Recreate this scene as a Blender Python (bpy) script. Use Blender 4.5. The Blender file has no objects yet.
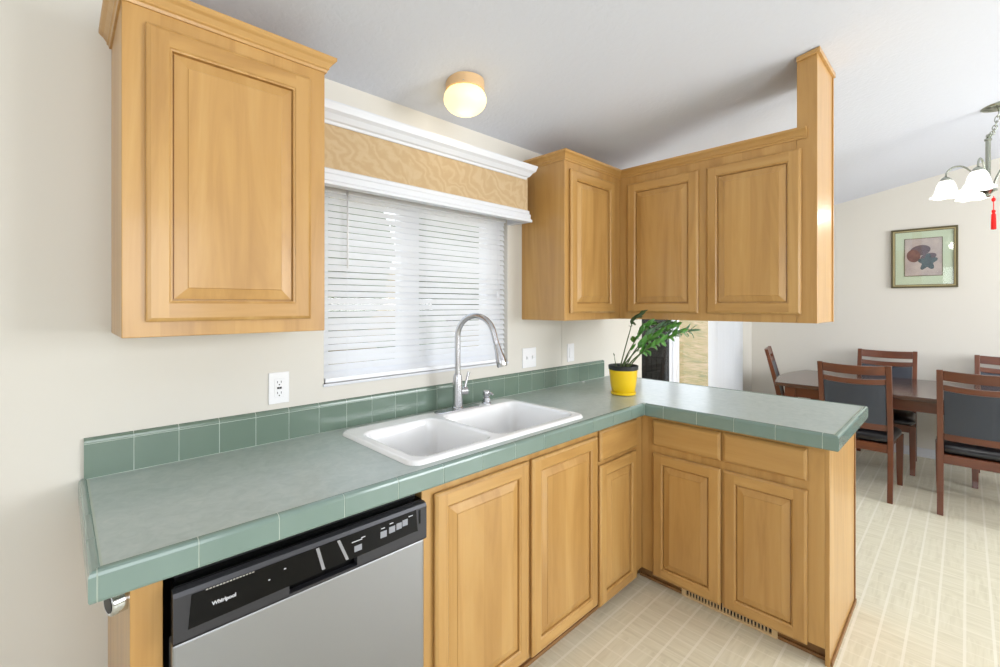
import bpy, bmesh, math, random
from mathutils import Vector, Matrix, noise
random.seed(7)
S = bpy.context.scene
COL = S.collection
PI = math.pi

# ------------------------------------------------------------------ camera
cam_d = bpy.data.cameras.new('camera'); cam = bpy.data.objects.new('camera', cam_d); COL.objects.link(cam)
cam.location = (.347, -1.780, 1.449)
cam.rotation_euler = (PI/2, 0, -.771)
cam_d.sensor_width = 36; cam_d.lens = 453.3/1000*36
cam_d.shift_y = -(333.5-304.9)/1000
cam_d.clip_start = .02
S.camera = cam

# ------------------------------------------------------------------ sky, sun, added fill lights
W = bpy.data.worlds.new('sky'); S.world = W; W.use_nodes = True
wn = W.node_tree.nodes; wl = W.node_tree.links; wn.clear()
wo = wn.new('ShaderNodeOutputWorld'); wb = wn.new('ShaderNodeBackground')
tc = wn.new('ShaderNodeTexCoord'); sx = wn.new('ShaderNodeSeparateXYZ'); cr = wn.new('ShaderNodeValToRGB')
cr.color_ramp.elements[0].position = 0.0; cr.color_ramp.elements[0].color = (.96, .98, 1, 1)
cr.color_ramp.elements[1].position = .6; cr.color_ramp.elements[1].color = (.68, .82, 1, 1)
wl.new(tc.outputs['Generated'], sx.inputs[0]); wl.new(sx.outputs['Z'], cr.inputs[0])
wl.new(cr.outputs[0], wb.inputs[0]); wl.new(wb.outputs[0], wo.inputs[0])
wb.inputs[1].default_value = 2.9

def lamp(name, kind, loc, energy, color=(1, 1, 1), rot=None, size=None, size_y=None, radius=None, angle=None, spread=None):
    d = bpy.data.lights.new(name, kind); d.energy = energy; d.color = color
    if kind == 'AREA':
        d.shape = 'RECTANGLE'; d.size = size; d.size_y = size_y
    if radius is not None: d.shadow_soft_size = radius
    if angle is not None: d.angle = angle
    o = bpy.data.objects.new(name, d); COL.objects.link(o); o.location = loc
    if rot: o.rotation_euler = rot
    return o
lamp('sunlight', 'SUN', (0, -8, 12), 1.3, (1, .95, .86), (math.radians(24), 0, math.radians(-15)), angle=.02)
# added area fills, set in assumed window openings on the room's unseen sides
lamp('back_fill', 'AREA', (.2, -4.93, 1.62), 48, (.94, .97, 1), (PI/2, 0, 0), 2.6, 1.5)
lamp('rear_dining_fill', 'AREA', (4.2, -4.93, 1.62), 124, (.94, .97, 1), (PI/2, 0, 0), 2.2, 1.5)
lamp('left_fill', 'AREA', (-2.43, -2.4, 1.62), 5, (.92, .96, 1), (PI/2, 0, -PI/2), 2.0, 1.4)

S.view_settings.view_transform = 'Standard'; S.view_settings.look = 'None'
S.view_settings.gamma = 1; S.view_settings.use_curve_mapping = False
S.view_settings.exposure = 0.0

# ------------------------------------------------------------------ materials
def lin(r, g, b):
    f = lambda c: (c/255/12.92 if c/255 <= .04045 else ((c/255+.055)/1.055)**2.4)
    return (f(r), f(g), f(b), 1)
def mat(name, col, rough=.5, metal=0, coat=0, spec=.5, emit=None, estr=0):
    m = bpy.data.materials.new(name); m.use_nodes = True
    b = m.node_tree.nodes['Principled BSDF']
    b.inputs['Base Color'].default_value = col; b.inputs['Roughness'].default_value = rough
    b.inputs['Metallic'].default_value = metal; b.inputs['Coat Weight'].default_value = coat
    b.inputs['Coat Roughness'].default_value = .12
    b.inputs['Specular IOR Level'].default_value = spec
    if emit: b.inputs['Emission Color'].default_value = emit; b.inputs['Emission Strength'].default_value = estr
    return m
class NT:
    def __init__(s, m): s.m = m; s.t = m.node_tree; s.b = s.t.nodes['Principled BSDF']
    def n(s, typ, **kw):
        x = s.t.nodes.new('ShaderNode'+typ)
        for k, v in kw.items():
            if k.startswith('i_'):
                x.inputs[k[2:].replace('_', ' ')].default_value = v
            else: setattr(x, k, v)
        return x
    def l(s, a, b): s.t.links.new(a, b)
    def coords(s, scale=(1, 1, 1), rnd=False):
        c = s.n('TexCoord'); mp = s.n('Mapping'); mp.inputs['Scale'].default_value = scale
        if rnd:
            oi = s.n('ObjectInfo'); vm = s.n('VectorMath', operation='SCALE')
            vm.inputs[0].default_value = (17.3, 9.7, 13.1); s.l(oi.outputs['Random'], vm.inputs['Scale'])
            va = s.n('VectorMath', operation='ADD'); s.l(c.outputs['Object'], va.inputs[0]); s.l(vm.outputs[0], va.inputs[1])
            s.l(va.outputs[0], mp.inputs[0])
        else: s.l(c.outputs['Object'], mp.inputs[0])
        return mp.outputs[0]
    def noise(s, vec, scale, detail=3, dist=0, rough=.5):
        x = s.n('TexNoise'); x.inputs['Scale'].default_value = scale; x.inputs['Detail'].default_value = detail
        x.inputs['Distortion'].default_value = dist; x.inputs['Roughness'].default_value = rough
        s.l(vec, x.inputs['Vector']); return x.outputs['Fac']
    def ramp(s, fac, stops):
        r = s.n('ValToRGB'); e = r.color_ramp.elements
        while len(e) < len(stops): e.new(.5)
        for i, (p, c) in enumerate(stops): e[i].position = p; e[i].color = c
        s.l(fac, r.inputs[0]); return r.outputs[0]
    def mix(s, fac, a, b, mode='MIX'):
        x = s.n('Mix', data_type='RGBA', blend_type=mode)
        for k, v in ((0, fac), (6, a), (7, b)):
            if hasattr(v, 'is_output'): s.l(v, x.inputs[k])
            else: x.inputs[k].default_value = v
        return x.outputs[2]
    def math(s, op, a, b=None):
        x = s.n('Math', operation=op)
        for k, v in ((0, a), (1, b)):
            if v is None: continue
            if hasattr(v, 'is_output'): s.l(v, x.inputs[k])
            else: x.inputs[k].default_value = v
        return x.outputs[0]
    def col(s, o): s.l(o, s.b.inputs['Base Color'])
    def bump(s, h, strength=.2, dist=.002):
        x = s.n('Bump'); x.inputs['Strength'].default_value = strength; x.inputs['Distance'].default_value = dist
        s.l(h, x.inputs['Height']); s.l(x.outputs[0], s.b.inputs['Normal'])

def wood(name, axis, c_dark, c_mid, c_light, rough=.33, coat=.25, boards=True, k=1.0):
    m = mat(name, c_mid, rough, coat=coat); t = NT(m)
    sc = [9*k, 9*k, 9*k]; sc['xyz'.index(axis)] = .9*k
    v = t.coords(tuple(sc), True)
    n1 = t.noise(v, 1.1, 4, 1.6, .55)
    c = t.ramp(n1, [(.15, c_dark), (.5, c_mid), (.88, c_light)])
    sf = [90*k]*3; sf['xyz'.index(axis)] = 3*k
    n2 = t.noise(t.coords(tuple(sf), True), 1.0, 3, .2, .6)
    c = t.mix(t.math('MULTIPLY', n2, .22), c, c_dark)
    blot = t.noise(t.coords((3.2, 3.2, 3.2), True), 1.0, 2, .4)
    c = t.mix(t.math('MULTIPLY', blot, .25), c, c_light)
    if boards:
        vb = t.coords((1, 1, 1), True); sp = t.n('SeparateXYZ'); t.l(vb, sp.inputs[0])
        if axis == 'z': s_ = t.math('ADD', sp.outputs['X'], sp.outputs['Y'])
        elif axis == 'x': s_ = t.math('ADD', sp.outputs['Z'], sp.outputs['Y'])
        else: s_ = t.math('ADD', sp.outputs['Z'], sp.outputs['X'])
        fl = t.math('FLOOR', t.math('MULTIPLY', s_, 11.5))
        wn_ = t.n('TexWhiteNoise', noise_dimensions='1D'); t.l(fl, wn_.inputs['W'])
        c = t.mix(t.math('MULTIPLY', wn_.outputs['Value'], .3), c, c_dark)
    t.col(c); t.bump(n2, .05, .0006)
    return m
WD, WM, WL = lin(158, 113, 55), lin(196, 151, 87), lin(213, 173, 110)
M = {}
for ax in 'xyz': M['wood_'+ax] = wood('maple_grain_'+ax, ax, WD, WM, WL)
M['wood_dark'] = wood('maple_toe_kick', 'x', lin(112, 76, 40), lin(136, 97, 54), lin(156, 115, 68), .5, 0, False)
M['cherry'] = wood('walnut_stain', 'z', lin(66, 30, 16), lin(98, 50, 28), lin(122, 68, 38), .3, .3, False)
M['cherry_x'] = wood('walnut_stain_rail', 'y', lin(66, 30, 16), lin(98, 50, 28), lin(122, 68, 38), .3, .3, False)
M['table_top'] = wood('dark_table_top', 'y', lin(56, 36, 28), lin(76, 52, 42), lin(92, 66, 54), .22, .4, False)

m = M['wall'] = mat('wall_paint', lin(222, 216, 202), .75, spec=.25); t = NT(m)
v = t.coords(); t.bump(t.noise(v, 260, 2), .06, .001)
t.col(t.mix(t.noise(v, 1.2, 2), lin(216, 212, 203), lin(221, 217, 208)))
m = M['ceiling'] = mat('ceiling_texture', lin(214, 217, 226), .8, spec=.2); t = NT(m)
v = t.coords(); n = t.noise(v, 38, 4, .6); t.bump(n, .35, .006)
M['white'] = mat('white_paint', lin(216, 218, 223), .4)
M['white_vinyl'] = mat('white_vinyl', lin(240, 241, 244), .3)
M['plate'] = mat('white_plastic', lin(240, 240, 242), .25)
M['dark_slot'] = mat('slot_black', lin(30, 28, 28), .5)
M['cream_strip'] = mat('wall_seam', lin(214, 208, 195), .7)

# floor vinyl
m = M['floor'] = mat('vinyl_floor', lin(206, 196, 172), .36, coat=.15); t = NT(m)
v = t.coords(); sp = t.n('SeparateXYZ'); t.l(v, sp.inputs[0])
def gridline(co, pitch, off, w):
    a = t.math('FRACT', t.math('DIVIDE', t.math('ADD', co, off), pitch))
    d = t.math('ABSOLUTE', t.math('SUBTRACT', a, .5)); return t.math('GREATER_THAN', d, .5-w/pitch/2)
ly = gridline(sp.outputs['Y'], .0885, 20*.0885+.0044-.0885*.5*0+.0, .010)
lx = gridline(sp.outputs['X'], .0885, 10.03, .008)
blk = t.n('TexChecker'); blk.inputs['Scale'].default_value = 1/.354
mp2 = t.coords((1, 1, 0)); t.l(mp2, blk.inputs['Vector']); ck = blk.outputs['Fac']
st1 = t.noise(t.coords((6, 55, 1)), 1, 3, .6); st2 = t.noise(t.coords((55, 6, 1)), 1, 3, .6)
mixst = t.n('Mix'); t.l(ck, mixst.inputs[0]); t.l(st1, mixst.inputs[2]); t.l(st2, mixst.inputs[3])
base = t.ramp(mixst.outputs[0], [(.2, lin(206, 198, 168)), (.5, lin(224, 217, 190)), (.8, lin(236, 230, 206))])
clo = t.noise(t.coords((3, 3, 1)), 1.6, 3)
base = t.mix(t.math('MULTIPLY', clo, .5), base, lin(226, 218, 197))
c = t.mix(t.math('MULTIPLY', lx, .45), base, lin(240, 233, 214))
c = t.mix(t.math('MULTIPLY', ly, .65), c, lin(243, 237, 220))
t.col(c); t.bump(mixst.outputs[0], .05, .001)

# counter
m = M['laminate'] = mat('counter_laminate', lin(160, 168, 158), .3, coat=.18); t = NT(m)
v = t.coords()
n1 = t.noise(v, 26, 5, .8, .65); n2 = t.noise(v, 6, 3, .5)
c = t.ramp(n1, [(.3, lin(160, 176, 170)), (.55, lin(178, 191, 186)), (.75, lin(192, 201, 195))])
t.col(t.mix(t.math('MULTIPLY', n2, .5), c, lin(176, 190, 187)))
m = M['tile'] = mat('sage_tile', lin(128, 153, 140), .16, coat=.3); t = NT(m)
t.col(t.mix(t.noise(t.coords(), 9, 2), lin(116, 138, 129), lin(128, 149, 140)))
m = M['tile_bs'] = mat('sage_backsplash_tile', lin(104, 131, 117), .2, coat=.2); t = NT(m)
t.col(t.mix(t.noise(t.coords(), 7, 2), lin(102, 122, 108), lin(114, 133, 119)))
M['grout'] = mat('grout', lin(184, 196, 184), .7)
M['porcelain'] = mat('sink_white', lin(250, 250, 250), .14, coat=.3)
M['steel'] = mat('brushed_nickel', lin(196, 196, 200), .26, 1)
M['chrome'] = mat('chrome', lin(214, 216, 218), .1, 1)
M['nickel'] = mat('satin_nickel', lin(168, 172, 160), .25, 1)
m = M['stainless'] = mat('stainless_door', lin(166, 168, 172), .36, .9); t = NT(m)
t.bump(t.noise(t.coords((2, 2, 220)), 1, 2), .03, .0005)
M['dw_panel'] = mat('dishwasher_panel', lin(62, 62, 66), .3, .35)
M['dw_black'] = mat('gloss_black', lin(8, 8, 9), .2, spec=.2)
M['black'] = mat('black_plastic', lin(14, 14, 15), .4)
M['logo'] = mat('silver_print', lin(205, 205, 208), .35)
M['tape'] = mat('clear_tape', lin(150, 150, 152), .3)
M['button'] = mat('button_grey', lin(150, 152, 158), .35)
M['leather'] = mat('black_leather', lin(22, 22, 25), .28, coat=.15)
M['pad'] = mat('slate_leather', lin(52, 58, 69), .3)
M['pot'] = mat('yellow_pot', lin(240, 200, 22), .3, coat=.2)
M['soil'] = mat('soil', lin(42, 33, 26), .95)
M['rim'] = mat('black_nursery_pot', lin(38, 40, 42), .45)
m = M['leaf'] = mat('leaf_green', lin(52, 112, 40), .3, coat=.15); t = NT(m)
t.col(t.mix(t.noise(t.coords((1, 1, 1), True), 22, 2), lin(52, 116, 40), lin(112, 172, 78)))
M['leaf_dark'] = mat('leaf_dark', lin(48, 72, 32), .35)
M['leaf_pale'] = mat('leaf_pale', lin(132, 168, 132), .3)
M['stem'] = mat('stem_green', lin(74, 92, 46), .5)
# fabric of the valance: brushed swirl
m = M['fabric'] = mat('valance_fabric', lin(200, 168, 124), .8, spec=.2); t = NT(m)
v = t.coords((1, 1, 1))
dn = t.n('TexNoise'); dn.inputs['Scale'].default_value = 5; t.l(v, dn.inputs['Vector'])
mv = t.mix(.18, v, dn.outputs['Color'])
wv = t.n('TexWave', wave_type='BANDS', bands_direction='DIAGONAL'); wv.inputs['Scale'].default_value = 10
wv.inputs['Distortion'].default_value = 11; wv.inputs['Detail'].default_value = 5; wv.inputs['Detail Scale'].default_value = 1.4
t.l(mv, wv.inputs['Vector'])
n3 = t.noise(t.coords((4, 4, 14)), 3, 3, 1)
c = t.ramp(wv.outputs['Fac'], [(.1, lin(188, 162, 125)), (.5, lin(192, 167, 130)), (.95, lin(198, 175, 140))])
t.col(t.mix(t.math('MULTIPLY', n3, .45), c, lin(188, 158, 120)))
# blinds: white, a little translucent
m = M['slat'] = mat('blind_slat', lin(248, 248, 248), .4); t = NT(m)
tr = t.n('BsdfTranslucent'); tr.inputs['Color'].default_value = lin(238, 240, 244)
ms = t.n('MixShader'); ms.inputs[0].default_value = .42
t.l(t.b.outputs[0], ms.inputs[1]); t.l(tr.outputs[0], ms.inputs[2]); t.l(ms.outputs[0], t.t.nodes['Material Output'].inputs[0])
# thin window glass
m = M['glass'] = mat('window_glass', (1, 1, 1, 1), .02); t = NT(m)
tp = t.n('BsdfTransparent'); gl = t.n('BsdfGlossy'); gl.inputs['Roughness'].default_value = .02
ms = t.n('MixShader'); ms.inputs[0].default_value = .045
t.l(tp.outputs[0], ms.inputs[1]); t.l(gl.outputs[0], ms.inputs[2]); t.l(ms.outputs[0], t.t.nodes['Material Output'].inputs[0])
M['globe'] = mat('lit_frosted_globe', lin(255, 236, 190), .3, emit=lin(255, 226, 160), estr=1.0)
M['fix_base'] = mat('peach_fixture_base', lin(222, 186, 140), .4)
M['shade'] = mat('lit_white_glass_shade', lin(250, 250, 250), .25, emit=(1, .985, .96, 1), estr=.5)
M['red'] = mat('red_thread', lin(196, 16, 12), .6, spec=.2)
M['frame_olive'] = mat('olive_bronze_frame', lin(92, 84, 56), .4, .2)
M['frame_gold'] = mat('pale_gold_fillet', lin(176, 164, 122), .4, .3)
M['mat_green'] = mat('pale_green_mat_board', lin(190, 204, 178), .7)
M['art_ground'] = mat('print_ground', lin(176, 164, 162), .7)
m = M['art_ground']; t = NT(m); t.col(t.mix(t.noise(t.coords(), 14, 4), lin(150, 138, 140), lin(202, 190, 180)))
M['art_bowl'] = mat('print_bowl', lin(118, 66, 60), .7); t = NT(M['art_bowl'])
t.col(t.mix(t.noise(t.coords(), 22, 3), lin(66, 48, 54), lin(140, 98, 92)))
M['art_leaf'] = mat('print_leaf', lin(52, 74, 84), .7); t = NT(M['art_leaf'])
t.col(t.mix(t.noise(t.coords(), 40, 3), lin(34, 46, 62), lin(96, 118, 122)))
M['art_shadow'] = mat('print_shadow', lin(96, 84, 92), .7)
# outdoors
m = M['grass'] = mat('dry_grass', lin(190, 168, 110), .9); t = NT(m)
v = t.coords(); n1 = t.noise(v, 1.5, 7, .8, .8); n2 = t.noise(v, 14, 3)
c = t.ramp(n1, [(.36, lin(70, 82, 30)), (.46, lin(132, 112, 54)), (.54, lin(150, 122, 80)), (.64, lin(182, 150, 120))])
t.col(t.mix(t.math('MULTIPLY', n2, .4), c, lin(120, 100, 58)))
m = M['shed'] = mat('dark_stained_boards', lin(14, 13, 8), .85, spec=.1); t = NT(m)
t.col(t.mix(t.noise(t.coords((8, 8, 1)), 2, 3), lin(10, 9, 5), lin(19, 17, 10)))
m = M['bush'] = mat('bush_green', lin(86, 112, 52), .8); t = NT(m)
t.col(t.mix(t.noise(t.coords((1, 1, 1), True), 5, 4), lin(38, 58, 26), lin(104, 118, 60)))
M['trunk'] = mat('bark', lin(92, 76, 60), .9)

# ------------------------------------------------------------------ mesh helpers
class MB:
    def __init__(s): s.v = []; s.f = []; s.m = []
    def add(s, vs, fs, mi=0):
        b = len(s.v); s.v += [tuple(x) for x in vs]; s.f += [tuple(i+b for i in f) for f in fs]; s.m += [mi]*len(fs); return s
    def box(s, x0, x1, y0, y1, z0, z1, mi=0):
        x0, x1 = min(x0, x1), max(x0, x1); y0, y1 = min(y0, y1), max(y0, y1); z0, z1 = min(z0, z1), max(z0, z1)
        v = [(x, y, z) for z in (z0, z1) for y in (y0, y1) for x in (x0, x1)]
        return s.add(v, [(0, 2, 3, 1), (4, 5, 7, 6), (0, 1, 5, 4), (2, 6, 7, 3), (0, 4, 6, 2), (1, 3, 7, 5)], mi)
    def tube(s, pts, r, n=12, mi=0, flat=None):
        pts = [Vector(p) for p in pts]; rs = r if isinstance(r, (list, tuple)) else [r]*len(pts)
        vs = []; fs = []; up = None
        for i, p in enumerate(pts):
            d = (pts[min(i+1, len(pts)-1)]-pts[max(i-1, 0)]).normalized()
            if up is None:
                up = Vector((0, 0, 1)) if abs(d.z) < .9 else Vector((1, 0, 0))
            a = d.cross(up).normalized(); up = a.cross(d).normalized()
            for k in range(n):
                q = 2*PI*k/n; vs.append(p+(a*math.cos(q)+up*math.sin(q))*rs[i])
        for i in range(len(pts)-1):
            for k in range(n):
                fs.append((i*n+k, i*n+(k+1) % n, (i+1)*n+(k+1) % n, (i+1)*n+k))
        fs.append(tuple(reversed(range(n)))); fs.append(tuple(range((len(pts)-1)*n, len(pts)*n)))
        return s.add(vs, fs, mi)
    def lathe(s, prof, c=(0, 0, 0), n=32, mi=0, axis='z', wave=None, cap=True):
        vs = []; fs = []; m_ = len(prof)
        for k in range(n):
            q = 2*PI*k/n
            for i, (r, h) in enumerate(prof):
                rr, hh = r, h
                if wave: rr, hh = wave(q, i, r, h)
                p = (rr*math.cos(q), rr*math.sin(q), hh)
                if axis == 'x': p = (p[2], p[0], p[1])
                if axis == 'y': p = (p[0], p[2], p[1])
                vs.append((p[0]+c[0], p[1]+c[1], p[2]+c[2]))
        for k in range(n):
            for i in range(m_-1):
                fs.append((k*m_+i, ((k+1) % n)*m_+i, ((k+1) % n)*m_+i+1, k*m_+i+1))
        if cap:
            if prof[0][0] > 1e-5: fs.append(tuple(k*m_ for k in reversed(range(n))))
            if prof[-1][0] > 1e-5: fs.append(tuple(k*m_+m_-1 for k in range(n)))
        return s.add(vs, fs, mi)
    def sweep(s, path, prof, mi=0, lo=None, hi=None, full=None):
        """prof [(outward offset, z)], path in XY; outward is right of travel. full/lo/hi: mitres taken from a longer path"""
        P = full or path; vs = []; fs = []; k = len(prof)
        def mit(i):
            ds = []
            if i > 0: ds.append((Vector(P[i])-Vector(P[i-1])).normalized())
            if i < len(P)-1: ds.append((Vector(P[i+1])-Vector(P[i])).normalized())
            ns = [Vector((d.y, -d.x)) for d in ds]
            if len(ns) == 1: return ns[0]
            return (ns[0]+ns[1])/(1+ns[0].dot(ns[1]))
        a = lo or 0; b = (hi if hi is not None else len(P)-1)
        idx = list(range(a, b+1))
        for i in idx:
            mm = mit(i)
            for (o, z) in prof: vs.append((P[i][0]+mm.x*o, P[i][1]+mm.y*o, z))
        for i in range(len(idx)-1):
            for j in range(k):
                fs.append((i*k+j, i*k+(j+1) % k, (i+1)*k+(j+1) % k, (i+1)*k+j))
        fs.append(tuple(range(k))); fs.append(tuple((len(idx)-1)*k+j for j in reversed(range(k))))
        return s.add(vs, fs, mi)
    def prism(s, poly, y0, y1, mi=0, axis='y'):
        """poly of (a,b): axis y -> (x,z) extruded in y ; axis x -> (y,z) ; axis z -> (x,y)"""
        def P(a, b, c): return {'y': (a, c, b), 'x': (c, a, b), 'z': (a, b, c)}[axis]
        k = len(poly); vs = [P(a, b, y0) for a, b in poly]+[P(a, b, y1) for a, b in poly]
        fs = [tuple(range(k)), tuple(reversed(range(k, 2*k)))]+[(i, (i+1) % k, k+(i+1) % k, k+i) for i in range(k)]
        return s.add(vs, fs, mi)
    def build(s, name, mats, parent=None, smooth=False, bevel=0, seg=2, auto=None):
        org = Vector((0, 0, 0)); p = parent
        while p is not None: org += p.location; p = p.parent
        me = bpy.data.meshes.new(name)
        me.from_pydata([Vector(v)-(org if parent is not None and not parent.get('_local') else Vector()) for v in s.v], [], s.f)
        ml = mats if isinstance(mats, (list, tuple)) else [mats]
        for q in ml: me.materials.append(q)
        for i, pl in enumerate(me.polygons): pl.material_index = s.m[i]
        bm = bmesh.new(); bm.from_mesh(me); bmesh.ops.recalc_face_normals(bm, faces=bm.faces); bm.to_mesh(me); bm.free()
        if smooth: 
            for pl in me.polygons: pl.use_smooth = True
            if auto:
                me.set_sharp_from_angle(angle=math.radians(auto))
        o = bpy.data.objects.new(name, me); COL.objects.link(o)
        if parent is not None: o.parent = parent
        if bevel:
            b = o.modifiers.new('bevel', 'BEVEL'); b.width = bevel; b.segments = seg; b.limit_method = 'ANGLE'
            b.angle_limit = math.radians(40); b.harden_normals = False
        return o
def thing(name, label, cat, loc=(0, 0, 0), group=None):
    o = bpy.data.objects.new(name, None); COL.objects.link(o); o.location = loc; o.empty_display_size = .05
    o['label'] = label; o['category'] = cat
    if group: o['group'] = group
    return o
def tag(o, label, cat, group=None):
    o['label'] = label; o['category'] = cat
    if group: o['group'] = group
    return o
def struct(o): o['kind'] = 'structure'; return o
def copy_tree(o, parent=None):
    c = o.copy(); COL.objects.link(c)
    if parent: c.parent = parent
    for ch in list(o.children): copy_tree(ch, c)
    return c

# ------------------------------------------------------------------ room shell
XF, XLW, YB = 6.25, -2.5, -5.0
def ceil_z(y): return 2.352+.195*(-y)
struct(MB().box(XLW-.15, XF+.15, YB-.15, .14, -.12, 0).build('floor', M['floor']))
mb = MB(); y0, y1 = .14, YB-.15
mb.add([(x, y, ceil_z(y)+dz) for dz in (0, .12) for (x, y) in ((XLW-.15, y0), (XF+.15, y0), (XF+.15, y1), (XLW-.15, y1))],
       [(0, 1, 2, 3), (7, 6, 5, 4), (0, 4, 5, 1), (1, 5, 6, 2), (2, 6, 7, 3), (3, 7, 4, 0)])
struct(mb.build('ceiling', M['ceiling']))
WX0, WX1, WZ0, WZ1 = 1.10, 2.135, 1.135, 1.955
DX0, DX1, DZ1 = 3.63, 5.70, 2.05
mb = MB(); T = .14; zt = 2.40
for a, b, c, d in ((XLW-.15, WX0, 0, zt), (WX0, WX1, 0, WZ0), (WX0, WX1, WZ1, zt), (WX1, DX0, 0, zt), (DX0, DX1, DZ1, zt), (DX1, XF+.15, 0, zt)):
    mb.box(a, b, 0, T, c, d)
struct(mb.build('wall_back', M['wall']))
mb = MB(); mb.prism([(0, 0), (0, 2.352), (YB-.15, ceil_z(YB-.15)), (YB-.15, 0)], XF, XF+.14, axis='x')
struct(mb.build('wall_right', M['wall']))
def wall_hole_y(name, yy, holes):
    mb = MB(); xs = XLW-.15
    for (a, b, c, d) in holes:
        mb.box(xs, a, yy-.14, yy, 0, 3.45); mb.box(a, b, yy-.14, yy, 0, c); mb.box(a, b, yy-.14, yy, d, 3.45); xs = b
    mb.box(xs, XF+.15, yy-.14, yy, 0, 3.45)
    struct(mb.build(name, M['wall']))
wall_hole_y('wall_front', YB, [(-1.1, 1.5, .87, 2.37), (3.1, 5.3, .87, 2.37)])
mb = MB()
mb.box(XLW-.14, XLW, YB, -3.4, 0, 3.4); mb.box(XLW-.14, XLW, -3.4, -1.4, 0, .92); mb.box(XLW-.14, XLW, -3.4, -1.4, 2.32, 3.1); mb.box(XLW-.14, XLW, -1.4, 0, 0, 2.66)
struct(mb.build('wall_left', M['wall']))
struct(MB().box(XF-.012, XF, YB, 0, 0, .085).box(XF-.018, XF, YB, 0, 0, .02).build('baseboard_right', M['white'], bevel=.003))
struct(MB().box(DX1, XF-.018, -.012, 0, 0, .085).build('baseboard_back', M['white'], bevel=.003))
# wallboard seam strip right of the kitchen window
struct(MB().box(2.618, 2.642, -.003, 0, 1.067, 1.364).build('trim_1', M['wall'], bevel=.001))

# kitchen window
w1 = bpy.data.objects.new('window_1', None); COL.objects.link(w1); struct(w1); w1.location = ((WX0+WX1)/2, .09, WZ0)
mb = MB(); fx = .045
mb.box(WX0, WX0+fx, .06, .13, WZ0, WZ1).box(WX1-fx-.055, WX1, .06, .13, WZ0, WZ1).box(WX0, WX1, .06, .13, WZ0, WZ0+fx).box(WX0, WX1, .06, .13, WZ1-fx, WZ1)
mb.build('window_frame', M['white_vinyl'], w1, bevel=.003)
mid = 1.545
mb = MB().box(mid-.05, mid+.05, .065, .12, WZ0+fx, WZ1-fx); mb.build('meeting_stile', M['white_vinyl'], w1, bevel=.003)
for a, b in ((WX0+fx, mid-.05), (mid+.05, WX1-fx-.055)):
    MB().box(a, b, .088, .094, WZ0+fx, WZ1-fx).build('pane', M['glass'], w1)
MB().box(WX0-.004, WX1+.004, -.008, .06, WZ0-.012, WZ0).build('sill', M['white'], w1, bevel=.002)

# window blind
bl = thing('window_blind', 'white horizontal slat blind lowered over the window above the sink', 'blind', ((WX0+WX1)/2, .025, WZ0))
MB().box(WX0+.006, WX1-.006, .004, .042, WZ1-.050, WZ1-.002).build('headrail', M['white_vinyl'], bl, bevel=.002)
mb = MB(); z = WZ0+.031; rr = random.Random(3); k = 0
while z < WZ1-.052:
    tilt = math.radians((55 if 1.25 < z < 1.60 else 60 if z < 1.60 else 66)+rr.uniform(-5, 5)); hw = .0142
    dy, dz = hw*math.cos(tilt), hw*math.sin(tilt); yc = .023
    wob = rr.uniform(-.0014, .0014); z_l = z-wob; z_r = z+wob
    # room edge of each slat is lower; slight crown in the middle
    prof = [(-1, -1), (-.3, -.3+.2), (.3, .3+.2), (1, 1)]
    vs = []
    for (xx, zz) in ((WX0+.008, z_l), (WX1-.008, z_r)):
        for (a, b) in prof: vs.append((xx, yc+dy*a, zz+dz*b))
        for (a, b) in reversed(prof): vs.append((xx, yc+dy*a+.0006, zz+dz*b-.0004))
    fs = [(i, (i+1) % 8, 8+(i+1) % 8, 8+i) for i in range(8)]+[tuple(range(8)), tuple(range(15, 7, -1))]
    mb.add(vs, fs); z += .0272; k += 1
mb.build('slats', M['slat'], bl)
MB().box(WX0+.008, WX1-.008, .003, .042, WZ0+.0006, WZ0+.020).build('bottom_rail', M['white_vinyl'], bl, bevel=.003)
for xx in (WX0+.10, (WX0+WX1)/2-.02, WX1-.12):
    MB().tube([(xx, .006, WZ0+.02), (xx, .006, WZ1-.03)], .0008, 5).build('ladder_cord', M['white_vinyl'], bl)
MB().tube([(WX0+.10, .0, WZ1-.04), (WX0+.10, -.002, 1.60)], .0035, 8).build('tilt_wand', M['white_vinyl'], bl, True)
MB().tube([(WX1-.075, .0, WZ1-.04), (WX1-.075, 0, 1.52)], .001, 5).lathe([(0, 1.49), (.006, 1.492), (.004, 1.52), (0, 1.525)], (WX1-.075, 0, 0), 10).build('lift_cord', M['white_vinyl'], bl, True)

# valance box over the window
va = thing('window_valance', 'box valance with beige swirled fabric between white mouldings over the kitchen window', 'valance', (1.58, 0, 1.9))
VX0, VX1, VY = .985, 2.152, -.135
MB().box(VX0, VX1, VY, -.118, 1.935, 2.135).box(VX1-.017, VX1, -.118, 0, 1.935, 2.135).box(VX0, VX0+.017, -.118, 0, 1.935, 2.135).build('fabric_board', M['fabric'], va)
mb = MB(); pr = [(0, 2.118), (.006, 2.118), (.010, 2.128), (.018, 2.132), (.030, 2.150), (.042, 2.160), (.046, 2.172), (.050, 2.182), (.050, 2.188), (-.02, 2.188), (-.02, 2.118)]
pth = [(VX0, 0), (VX0, VY), (VX1, VY), (VX1, 0)]
mb.sweep([(VX0, 0), (VX0, VY), (VX1-.022, VY), (VX1-.022, 0)], pr); mb.box(VX0, VX1-.02, VY, 0, 2.172, 2.187)
mb.build('crown_moulding', M['white'], va)
mb = MB(); pr = [(-.004, 1.893), (.018, 1.893), (.018, 1.905), (.012, 1.91), (.012, 1.932), (.007, 1.938), (.007, 1.952), (0, 1.957), (-.02, 1.957), (-.02, 1.893)]
mb.sweep(pth, pr); mb.build('bottom_moulding', M['white'], va)

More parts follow.
